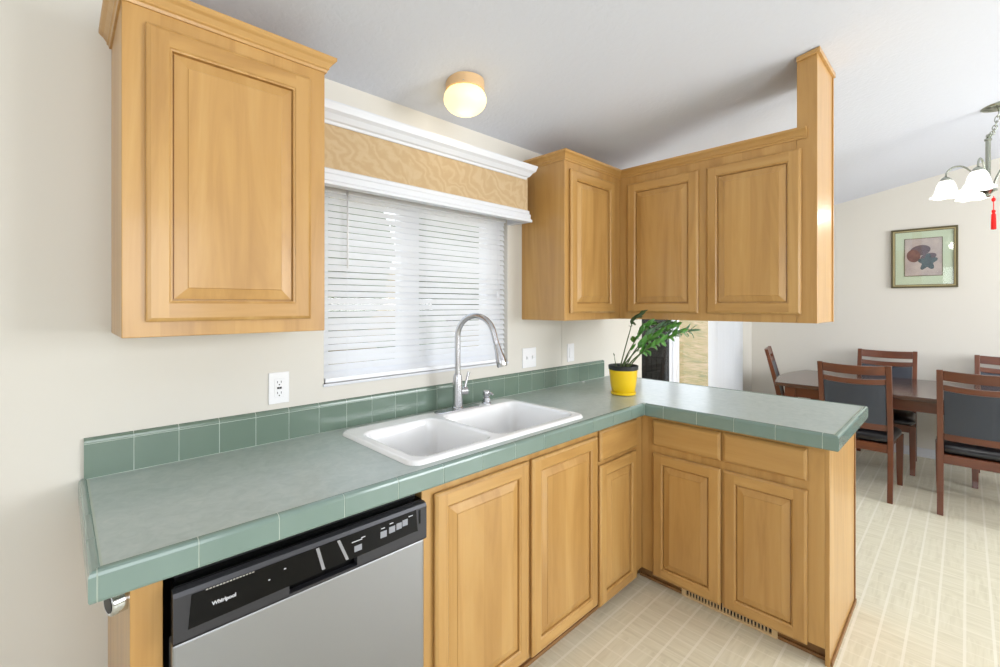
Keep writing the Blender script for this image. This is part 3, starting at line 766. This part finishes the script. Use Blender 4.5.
stem([P3(-.005, 0, .0), P3(.05, .07, 0), P3(.13, .145, .0), P3(.21, .195, .0), P3(.285, .236, -.01)], 24, .072, .034, .34, M['leaf'])
stem([P3(.01, 0, -.02), P3(.06, .06, -.03), P3(.12, .11, -.05), P3(.20, .155, -.06), P3(.29, .20, -.07)], 22, .070, .033, .34, M['leaf'])
stem([P3(.035, 0, .01), P3(.09, .06, .02), P3(.17, .13, .03), P3(.28, .18, .03), P3(.39, .205, .02)], 22, .085, .018, .66, M['leaf_pale'])
stem([P3(.0, 0, .03), P3(.04, .08, .04), P3(.09, .16, .05), P3(.13, .22, .05), P3(.17, .238, .05)], 16, .072, .034, .42, M['leaf'])
stem([P3(.02, 0, .02), P3(.07, .08, .04), P3(.15, .17, .06), P3(.22, .22, .06), P3(.26, .24, .05)], 16, .070, .032, .45, M['leaf_pale'])
stem([P3(-.012, 0, -.03), P3(.005, .05, -.04), P3(.028, .10, -.05)], 1, .07, .036, 1.0, M['leaf'], .003)
stem([P3(-.035, 0, 0), P3(-.045, .03, 0), P3(-.05, .062, 0)], 1, .03, .012, 1.0, M['leaf_dark'], .003)

# ------------------------------------------------------------------ ceiling light
LX, LY = 1.600, -.275; LZ = ceil_z(LY)
cl = thing('ceiling_light', 'lit frosted globe ceiling light with peach base above the sink', 'ceiling light', (LX, LY, LZ))
MB().lathe([(0, LZ+.008), (.082, LZ+.008), (.084, LZ-.012), (.083, LZ-.034), (.076, LZ-.038), (0, LZ-.038)], (LX, LY, 0), 40).build('base', M['fix_base'], cl, True, auto=40)
gz = LZ-.074
MB().lathe([(.074, gz+.052)]+[((.092)*math.cos(q), gz+.066*math.sin(q)) for q in [math.radians(a) for a in range(40, -90, -10)]]+[(0, gz-.066)], (LX, LY, 0), 40,
   wave=lambda q, i, r, h: (r*(1+.006*math.cos(q*16)), h)).build('globe', M['globe'], cl, True)
MB().lathe([(0, -.004), (.003, -.003), (.003, 0), (0, 0)], (LX-.062, LY-.063, LZ-.03), 8).build('set_screw', M['steel'], cl)
lamp('kitchen_globe_bulb', 'POINT', (LX, LY, gz-.10), .5, (1, .84, .60), radius=.09)

# ------------------------------------------------------------------ chandelier over the dining table
HX, HY = 4.65, -1.877
ch = thing('chandelier', 'brushed nickel chandelier with lit bell glass shades above the dining table', 'chandelier', (HX, HY, 2.16))
cyy = -1.915; cz_ = ceil_z(cyy)
MB().lathe([(0, cz_+.012), (.074, cz_+.012), (.076, cz_-.012), (.066, cz_-.02), (.045, cz_-.026), (.02, cz_-.034), (0, cz_-.036)], (HX, cyy, 0), 32).build('canopy', M['nickel'], ch, True)
def link_pts(a, b, sag, n):
    return [Vector(a).lerp(Vector(b), k/n)-Vector((0, 0, sag*4*(k/n)*(1-k/n))) for k in range(n+1)]
mb = MB(); ln = link_pts((HX, cyy-.01, cz_-.036), (HX, HY, 2.545), .05, 9)
for k in range(9):
    a, b = ln[k], ln[k+1]; m_ = (a+b)/2; d = (b-a).normalized(); s_ = d.cross(Vector((1, 0, 0))).normalized() if k % 2 else d.cross(Vector((0, 1, 0))).normalized()
    h = (b-a).length/2+.006; ring = [m_+d*(h*math.cos(q))+s_*(.011*math.sin(q)) for q in [2*PI*i/12 for i in range(13)]]
    mb.tube(ring, .003, 6)
mb.build('chain', M['nickel'], ch, True)
MB().lathe([(0, 2.55), (.009, 2.548), (.012, 2.535), (.006, 2.53), (.018, 2.522), (.018, 2.512), (.0125, 2.508), (.0125, 2.30), (.0125, 2.24), (.022, 2.225), (.030, 2.20), (.044, 2.192), (.046, 2.184), (.026, 2.176), (.012, 2.162), (.014, 2.154), (.006, 2.146), (0, 2.144)], (HX, HY, 0), 24).build('column', M['nickel'], ch, True, auto=50)
for k in range(5):
    th_ = PI/2+math.radians(4)+k*2*PI/5; u = Vector((math.cos(th_), math.sin(th_), 0)); c0 = Vector((HX, HY, 0))
    r_ = .195
    cp = [c0+u*.03+Vector((0, 0, 2.215)), c0+u*.055+Vector((0, 0, 2.285)), c0+u*.10+Vector((0, 0, 2.355)), c0+u*.15+Vector((0, 0, 2.372)), c0+u*.188+Vector((0, 0, 2.345)), c0+u*r_+Vector((0, 0, 2.30))]
    pts = []
    for i in range(25):
        tt = i/24*5; j = min(int(tt), 4); f_ = tt-j; p0, p1, p2, p3 = cp[max(j-1, 0)], cp[j], cp[j+1], cp[min(j+2, 5)]
        pts.append(.5*((2*p1)+(p2-p0)*f_+(2*p0-5*p1+4*p2-p3)*f_*f_+(3*p1-p0-3*p2+p3)*f_**3))
    ar = MB().tube(pts, .0055, 8).build('arm', M['nickel'], ch, True)
    sc_ = c0+u*r_
    MB().lathe([(.006, 2.315), (.02, 2.305), (.03, 2.292), (.031, 2.282), (.0, 2.282)], (sc_.x, sc_.y, 0), 20).build('shade_holder', M['nickel'], ar, True)
    sp2 = [(.026, 2.290), (.038, 2.278), (.049, 2.256), (.055, 2.23), (.062, 2.203), (.074, 2.182), (.085, 2.175)]
    sp2 = sp2+[(r-.004, z-.002) for r, z in reversed(sp2)]
    MB().lathe(sp2, (sc_.x, sc_.y, 0), 48, wave=lambda q, i, r, h: (r*(1+.05*(r/.1)**3*math.cos(6*q)), h+.006*(r/.1)**3*math.cos(6*q)), cap=False).build('shade', M['shade'], ch, True)
    lamp('chandelier_bulb', 'POINT', (sc_.x, sc_.y, 2.14), 1.1, (1, .97, .93), radius=.05)
tz = thing('tassel', 'red knotted tassel hanging under the chandelier', 'tassel', (HX, HY-.015, 1.93))
tx, ty = HX, HY-.024
MB().tube([(tx, ty, 2.148), (tx, ty, 2.06)], .0022, 6).build('cord', M['red'], tz)
MB().lathe([(0, 2.142), (.008, 2.134), (.011, 2.125), (.008, 2.116), (0, 2.11)], (tx, ty, 0), 12).build('knot', M['red'], tz, True)
MB().lathe([(0, 2.062), (.008, 2.058), (.009, 2.045), (.0055, 2.04), (.010, 2.03), (.011, 1.99), (.012, 1.935), (0, 1.932)], (tx, ty, 0), 16, wave=lambda q, i, r, h: (r*(1+.08*math.cos(8*q)), h)).build('fringe', M['red'], tz, True, auto=50)

# ------------------------------------------------------------------ framed print
pf = thing('framed_print', 'framed still-life print with pale green mat on the dining room wall', 'picture', (XF, -1.49, 1.9))
FY0, FY1, FZ0, FZ1 = -1.262, -1.728, 1.613, 2.180
def fring(mb, y0, y1, z0, z1, w, xa, xb, mi=0):
    mb.box(xa, xb, y0, y1, z0, z0+w, mi).box(xa, xb, y0, y1, z1-w, z1, mi).box(xa, xb, y0, y0-w, z0+w, z1-w, mi).box(xa, xb, y1+w, y1, z0+w, z1-w, mi)
mb = MB(); fring(mb, FY0, FY1, FZ0, FZ1, .015, XF-.028, XF); mb.build('frame', M['frame_olive'], pf, bevel=.003)
mb = MB(); fring(mb, FY0-.015, FY1+.015, FZ0+.015, FZ1-.015, .011, XF-.022, XF-.002); mb.build('fillet', M['frame_gold'], pf, bevel=.002)
mb = MB(); fring(mb, FY0-.026, FY1+.026, FZ0+.026, FZ1-.026, .005, XF-.018, XF-.002); mb.build('inner_fillet', M['frame_olive'], pf)
MB().box(XF-.010, XF-.001, FY0-.028, FY1+.028, FZ0+.028, FZ1-.028).build('mat_board', M['mat_green'], pf)
AY0, AY1, AZ0, AZ1 = -1.362, -1.622, 1.728, 2.082
art = MB().box(XF-.0120, XF-.009, AY0, AY1, AZ0, AZ1).build('artwork', M['art_ground'], pf)
mb = MB(); fring(mb, AY0+.004, AY1-.004, AZ0-.004, AZ1+.004, .005, XF-.0135, XF-.009); mb.build('art_border', M['frame_olive'], art)
AC = lambda y, z: (AY0+(AY1-AY0)*y, AZ0+(AZ1-AZ0)*z)
def blob(cy, cz, ry, rz, tilt, n=26, jag=0, spikes=0):
    out = []
    for k in range(n):
        q = 2*PI*k/n; r = 1+jag*math.cos(spikes*q)
        a, b = r*math.cos(q)*ry, r*math.sin(q)*rz
        a, b = a*math.cos(tilt)-b*math.sin(tilt), a*math.sin(tilt)+b*math.cos(tilt)
        out.append(AC(cy+a, cz+b))
    return out
MB().prism(blob(.42, .68, .28, .14, .1), XF-.0126, XF-.0118, axis='x').build('painted_shade', M['art_shadow'], art)
MB().prism(blob(.24, .54, .19, .17, -.3), XF-.0130, XF-.0122, axis='x').build('painted_bowl', M['art_bowl'], art)
MB().prism(blob(.64, .50, .22, .09, .2), XF-.0131, XF-.0123, axis='x').build('painted_cloth', M['art_shadow'], art)
MB().prism(blob(.62, .36, .22, .18, .3, 50, .28, 5), XF-.0134, XF-.0126, axis='x').build('painted_leaf', M['art_leaf'], art)
MB().box(XF-.0165, XF-.0150, FY0-.028, FY1+.028, FZ0+.028, FZ1-.028).build('glazing', M['glass'], pf)

# ------------------------------------------------------------------ dining table and chairs
tb = thing('dining_table', 'long dark brown dining table with curved ends in the dining room', 'table', (5.5, -1.75, 0))
TX0, TX1, TY0, TY1 = 4.94, 6.04, -.585, -2.95
out = []
nn = 16
for k in range(nn+1):
    a = k/nn; out.append((TX0+(TX1-TX0)*a, TY0+.09*math.sin(PI*a)))
for k in range(nn+1):
    a = k/nn; out.append((TX1-(TX1-TX0)*a, TY1-.09*math.sin(PI*a)))
MB().prism(out, .728, .760, axis='z').build('tabletop', M['table_top'], tb, bevel=.006, seg=3)
mb = MB(); i = .06
mb.box(TX0+i, TX0+i+.022, TY0-.08, TY1+.08, .640, .728).box(TX1-i-.022, TX1-i, TY0-.08, TY1+.08, .640, .728)
mb.box(TX0+i+.022, TX1-i-.022, TY0-.08, TY0-.102, .640, .728).box(TX0+i+.022, TX1-i-.022, TY1+.08, TY1+.102, .640, .728)
mb.build('apron', M['cherry_x'], tb, bevel=.002)
for sx_ in (TX0+.09, TX1-.075):
    for sy_ in (TY0-.105, TY1+.105):
        mb = MB(); a, b = .042, .028
        for (z0, z1, r0, r1) in ((0, .64, b, a), (.64, .727, a, a)):
            vs = [(sx_+q*r0, sy_+w*r0, z0) for q, w in ((-1, -1), (1, -1), (1, 1), (-1, 1))]+[(sx_+q*r1, sy_+w*r1, z1) for q, w in ((-1, -1), (1, -1), (1, 1), (-1, 1))]
            mb.add(vs, [(3, 2, 1, 0), (4, 5, 6, 7), (0, 1, 5, 4), (1, 2, 6, 5), (2, 3, 7, 6), (3, 0, 4, 7)])
        mb.build('leg', M['cherry'], tb, bevel=.003)

def bar(mb, pts, wx, wy):
    """square-section bar through pts, half sizes wx (x) and wy (y) per point"""
    vs = []; fs = []
    for p, a, b in zip(pts, wx, wy):
        vs += [(p[0]-a, p[1]-b, p[2]), (p[0]+a, p[1]-b, p[2]), (p[0]+a, p[1]+b, p[2]), (p[0]-a, p[1]+b, p[2])]
    for i in range(len(pts)-1):
        for k in range(4): fs.append((i*4+k, i*4+(k+1) % 4, i*4+4+(k+1) % 4, i*4+4+k))
    fs += [(3, 2, 1, 0), tuple(len(vs)-4+k for k in range(4))]; mb.add(vs, fs)
def make_chair():
    """local: faces +x, origin on the floor under the back legs' line"""
    c = thing('dining_chair', 'x', 'chair', (0, 0, 0)); c['_local'] = 1
    bx = lambda z: .02-.13*max(0, (z-.45)/.56)**1.15       # back lean
    for s in (-1, 1):
        mb = MB()
        zs = [0, .06, .16, .30, .45, .60, .75, .90, 1.01]
        xs = [-.025, -.012, .004, .016, .020]+[bx(z) for z in (.60, .75, .90, 1.01)]
        ys = [s*(.205-.000*k) for k in range(9)]
        bar(mb, [(x, y, z) for x, y, z in zip(xs, ys, zs)], [.016, .017, .019, .022, .024, .021, .018, .016, .015], [.0165]*9)
        mb.build('back_leg', M['cherry'], c, bevel=.003)
        mb = MB()
        bar(mb, [(.475, s*.222, 0), (.462, s*.222, .05), (.452, s*.222, .15), (.452, s*.222, .30), (.456, s*.222, .415)], [.017, .018, .020, .022, .023], [.017, .018, .020, .022, .023])
        mb.build('front_leg', M['cherry'], c, bevel=.003)
    def rail(name, z0, z1, mat_, curve, thick, arch=0, half=.188, up=0):
        mb = MB(); n = 10; vs = []; fs = []
        for k in range(n+1):
            y = -half+2*half*k/n; u = 1-(y/half)**2; cz_ = arch*u
            for (dx, zz) in ((-thick, z0), (thick, z0), (thick, z1), (-thick, z1)):
                zc_ = zz+(cz_ if not up or zz == z1 else 0)
                vs.append((bx(zz)-curve*u+dx, y, zc_))
        for k in range(n):
            for j in range(4): fs.append((k*4+j, k*4+(j+1) % 4, k*4+4+(j+1) % 4, k*4+4+j))
        fs += [(3, 2, 1, 0), tuple(n*4+j for j in range(4))]
        mb.add(vs, fs); return mb.build(name, mat_, c, bevel=.003)
    rail('top_rail', .938, 1.006, M['cherry_x'], .022, .011, -.008)
    rail('upper_slat', .868, .908, M['cherry_x'], .022, .011, -.012)
    rail('back_pad', .562, .866, M['pad'], .020, .014, -.012, .186, 1)
    rail('lower_rail', .515, .562, M['cherry_x'], .018, .011)
    # seat: rails and cushion
    mb = MB(); mb.prism([(.04, -.188), (.452, -.205), (.452, .205), (.04, .188)], .352, .415, axis='z')
    mb.prism([(0.0, -.19), (.04, -.19), (.04, .19), (0.0, .19)], .352, .415, axis='z')
    mb.build('seat_rail', M['cherry_x'], c, bevel=.003)
    vs = []; fs = []; n = 14
    for lay, (ins_, zz) in enumerate(((.004, .4155), (-.012, .43), (-.012, .452), (.010, .470), (.05, .482), (.12, .486))):
        for k in range(4*n):
            side, f_ = divmod(k, n); f_ /= n
            cs = [(.03, -.205), (.475, -.232), (.475, .232), (.03, .205)]; a, b = cs[side], cs[(side+1) % 4]
            x, y = a[0]+(b[0]-a[0])*f_, a[1]+(b[1]-a[1])*f_
            cx_, cy_ = .2525, 0; d = Vector((x-cx_, y-cy_)); L = d.length
            rr_ = 1/((abs(d.x)/.2225)**8+(abs(d.y)/.225)**8)**(1/8)
            d2 = d*min(1, rr_*1.0); d2 = d2*(1-ins_/.22); vs.append((cx_+d2.x, cy_+d2.y, zz))
    for lay in range(5):
        for k in range(4*n): fs.append((lay*4*n+k, lay*4*n+(k+1) % (4*n), (lay+1)*4*n+(k+1) % (4*n), (lay+1)*4*n+k))
    fs += [tuple(reversed(range(4*n))), tuple(5*4*n+k for k in range(4*n))]
    MB().add(vs, fs).build('seat', M['leather'], c, True, auto=60)
    return c
ch0 = make_chair()
CH = [((4.725, -1.185), 0, 'dark wood dining chair on the kitchen side of the table, nearest the peninsula counter'),
      ((4.735, -1.858), 0, 'dark wood dining chair on the kitchen side, cut off by the right picture edge'),
      ((6.02, -1.238), PI, 'dark wood dining chair by the wall, behind the table and the chair nearest the peninsula'),
      ((6.02, -2.05), PI, 'dark wood dining chair by the wall at the far right picture edge'),
      ((5.60, -.462), -PI/2+.20, 'dark wood dining chair at the head of the table near the sliding door')]
for k, (p, r, lb) in enumerate(CH):
    o = ch0 if k == 0 else copy_tree(ch0)
    o.location = (p[0], p[1], 0); o.rotation_euler = (0, 0, r); o['label'] = lb; o['group'] = 'dining chairs around the table'
for o in bpy.data.objects:
    if '_local' in o: del o['_local']

# ------------------------------------------------------------------ sliding glass door and its vertical blind
d1 = bpy.data.objects.new('door_1', None); COL.objects.link(d1); struct(d1); d1.location = (4.66, .09, 0)
mb = MB(); f_ = .04
mb.box(DX0, DX0+f_, .05, .13, 0, DZ1).box(DX1-f_, DX1, .05, .13, 0, DZ1).box(DX0+f_, DX1-f_, .05, .13, DZ1-f_, DZ1).box(DX0+f_, DX1-f_, .05, .13, 0, .03)
mb.build('door_frame', M['white_vinyl'], d1, bevel=.003)
for (a, b, ya) in ((DX0+f_, 4.44, .095), (4.36, DX1-f_, .06)):
    mb = MB(); w_ = .075
    mb.box(a, a+w_, ya, ya+.03, .03, DZ1-f_).box(b-w_, b, ya, ya+.03, .03, DZ1-f_).box(a+w_, b-w_, ya, ya+.03, .03, .12).box(a+w_, b-w_, ya, ya+.03, DZ1-f_-.07, DZ1-f_)
    sh = mb.build('sash', M['white_vinyl'], d1, bevel=.003)
    MB().box(a+w_, b-w_, ya+.012, ya+.018, .12, DZ1-f_-.07).build('pane', M['glass'], sh)
vb = thing('vertical_blind', 'white vertical blind vanes drawn to the right side of the sliding door', 'blind', (5.3, -.05, 0))
MB().box(DX0, DX1+.08, -.075, -.03, 2.06, 2.10).build('headrail', M['white_vinyl'], vb, bevel=.002)
for k in range(9):
    xx = 4.93+.088*k; an = math.radians(72+rl.uniform(-6, 6)); d = Vector((math.cos(an), -math.sin(an)))
    a = Vector((xx, -.052))-d*.043; b = Vector((xx, -.052))+d*.043; nrm = Vector((-d.y, d.x))
    po = []
    for q in range(6):
        p = a.lerp(b, q/5)+nrm*(.006*(1-(2*q/5-1)**2)); po.append(tuple(p))
    po2 = [(p[0]+nrm.x*.001, p[1]+nrm.y*.001) for p in reversed(po)]
    MB().prism(po+po2, .03, 2.058, axis='z').build('vane', M['slat'], vb)

# ------------------------------------------------------------------ outdoors
mb = MB(); nx, ny = 40, 30; vs = []; fs = []
for j in range(ny+1):
    for i in range(nx+1):
        x = -14+60*i/nx; y = .6+34*j/ny
        hgt = -.45+(.0 if y < 5 else (y-5)*.17)+.12*noise.noise(Vector((x*.3, y*.3, 0)))*min(1, max(0, (y-2)/3))
        vs.append((x, y, hgt))
for j in range(ny):
    for i in range(nx):
        a = j*(nx+1)+i; fs.append((a, a+1, a+nx+2, a+nx+1))
struct(MB().add(vs, fs).build('ground', M['grass'], None, True))
fn = thing('board_fence', 'assumed dark brown board fence outside the sliding door', 'fence', (6.9, 2.4, -.45))
FA, FB = Vector((7.6, 2.4)), Vector((9.45, 2.4))  # assumed fence for a dark shape outside, kept low so the counter reflects sky
mb = MB(); nb = 9
for k in range(nb):
    a = FA.x+(FB.x-FA.x)*k/nb; mb.box(a+.004, a+(FB.x-FA.x)/nb-.004, 2.4, 2.425, -.45, 1.42)
mb.build('boards', M['shed'], fn)
for q in (FA.x, FB.x-.09): MB().box(q, q+.09, 2.426, 2.515, -.47, 1.44).build('post', M['shed'], fn)
MB().box(FA.x, FB.x, 2.426, 2.464, 1.15, 1.24).build('rail', M['shed'], fn)
MB().box(FA.x-.02, FB.x+.02, 2.38, 2.53, 1.442, 1.47).build('top_cap', M['shed'], fn)
def bush(x, y, z0, r, h, label, sd0, trunk=False):
    t_ = thing('tree' if trunk else 'shrub', label, 'tree' if trunk else 'shrub', (x, y, z0))
    bm = bmesh.new(); bmesh.ops.create_icosphere(bm, subdivisions=5, radius=1)
    for v in bm.verts:
        n_ = noise.fractal(v.co*2.2+Vector((sd0, 0, 0)), 1, 2, 4); v.co *= 1+.34*n_
        v.co.x *= r; v.co.y *= r; v.co.z = v.co.z*h/2
    me = bpy.data.meshes.new('foliage'); bm.to_mesh(me); bm.free(); me.materials.append(M['bush'])
    for p in me.polygons: p.use_smooth = True
    o = bpy.data.objects.new('foliage', me); COL.objects.link(o); o.parent = t_; o.location = (0, 0, h*.5+(.5 if trunk else -.1))
    MB().tube([(x, y, z0-.1), (x, y, z0+h*.5)], [.12, .06], 8).build('trunk', M['trunk'], t_, True)
    return t_
bush(5.4, 9.6, .25, 1.3, 4.9, 'tall green tree added to darken the gaps in the left half of the window blind', 1.3, True)  # tree row added tall behind the window so the blind gaps show dark
bush(9.3, 9.8, .3, 1.4, 5.3, 'tall green tree added to darken the gaps in the right half of the window blind', 4.1, True)
bush(13.2, 11.5, .6, 1.5, 5.6, 'added tree right of the other two trees beyond the kitchen window', 6.4, True)
bush(5.6, 6.0, -.32, .75, 1.6, 'low green shrub in front of the trees beyond the window', 8.7)
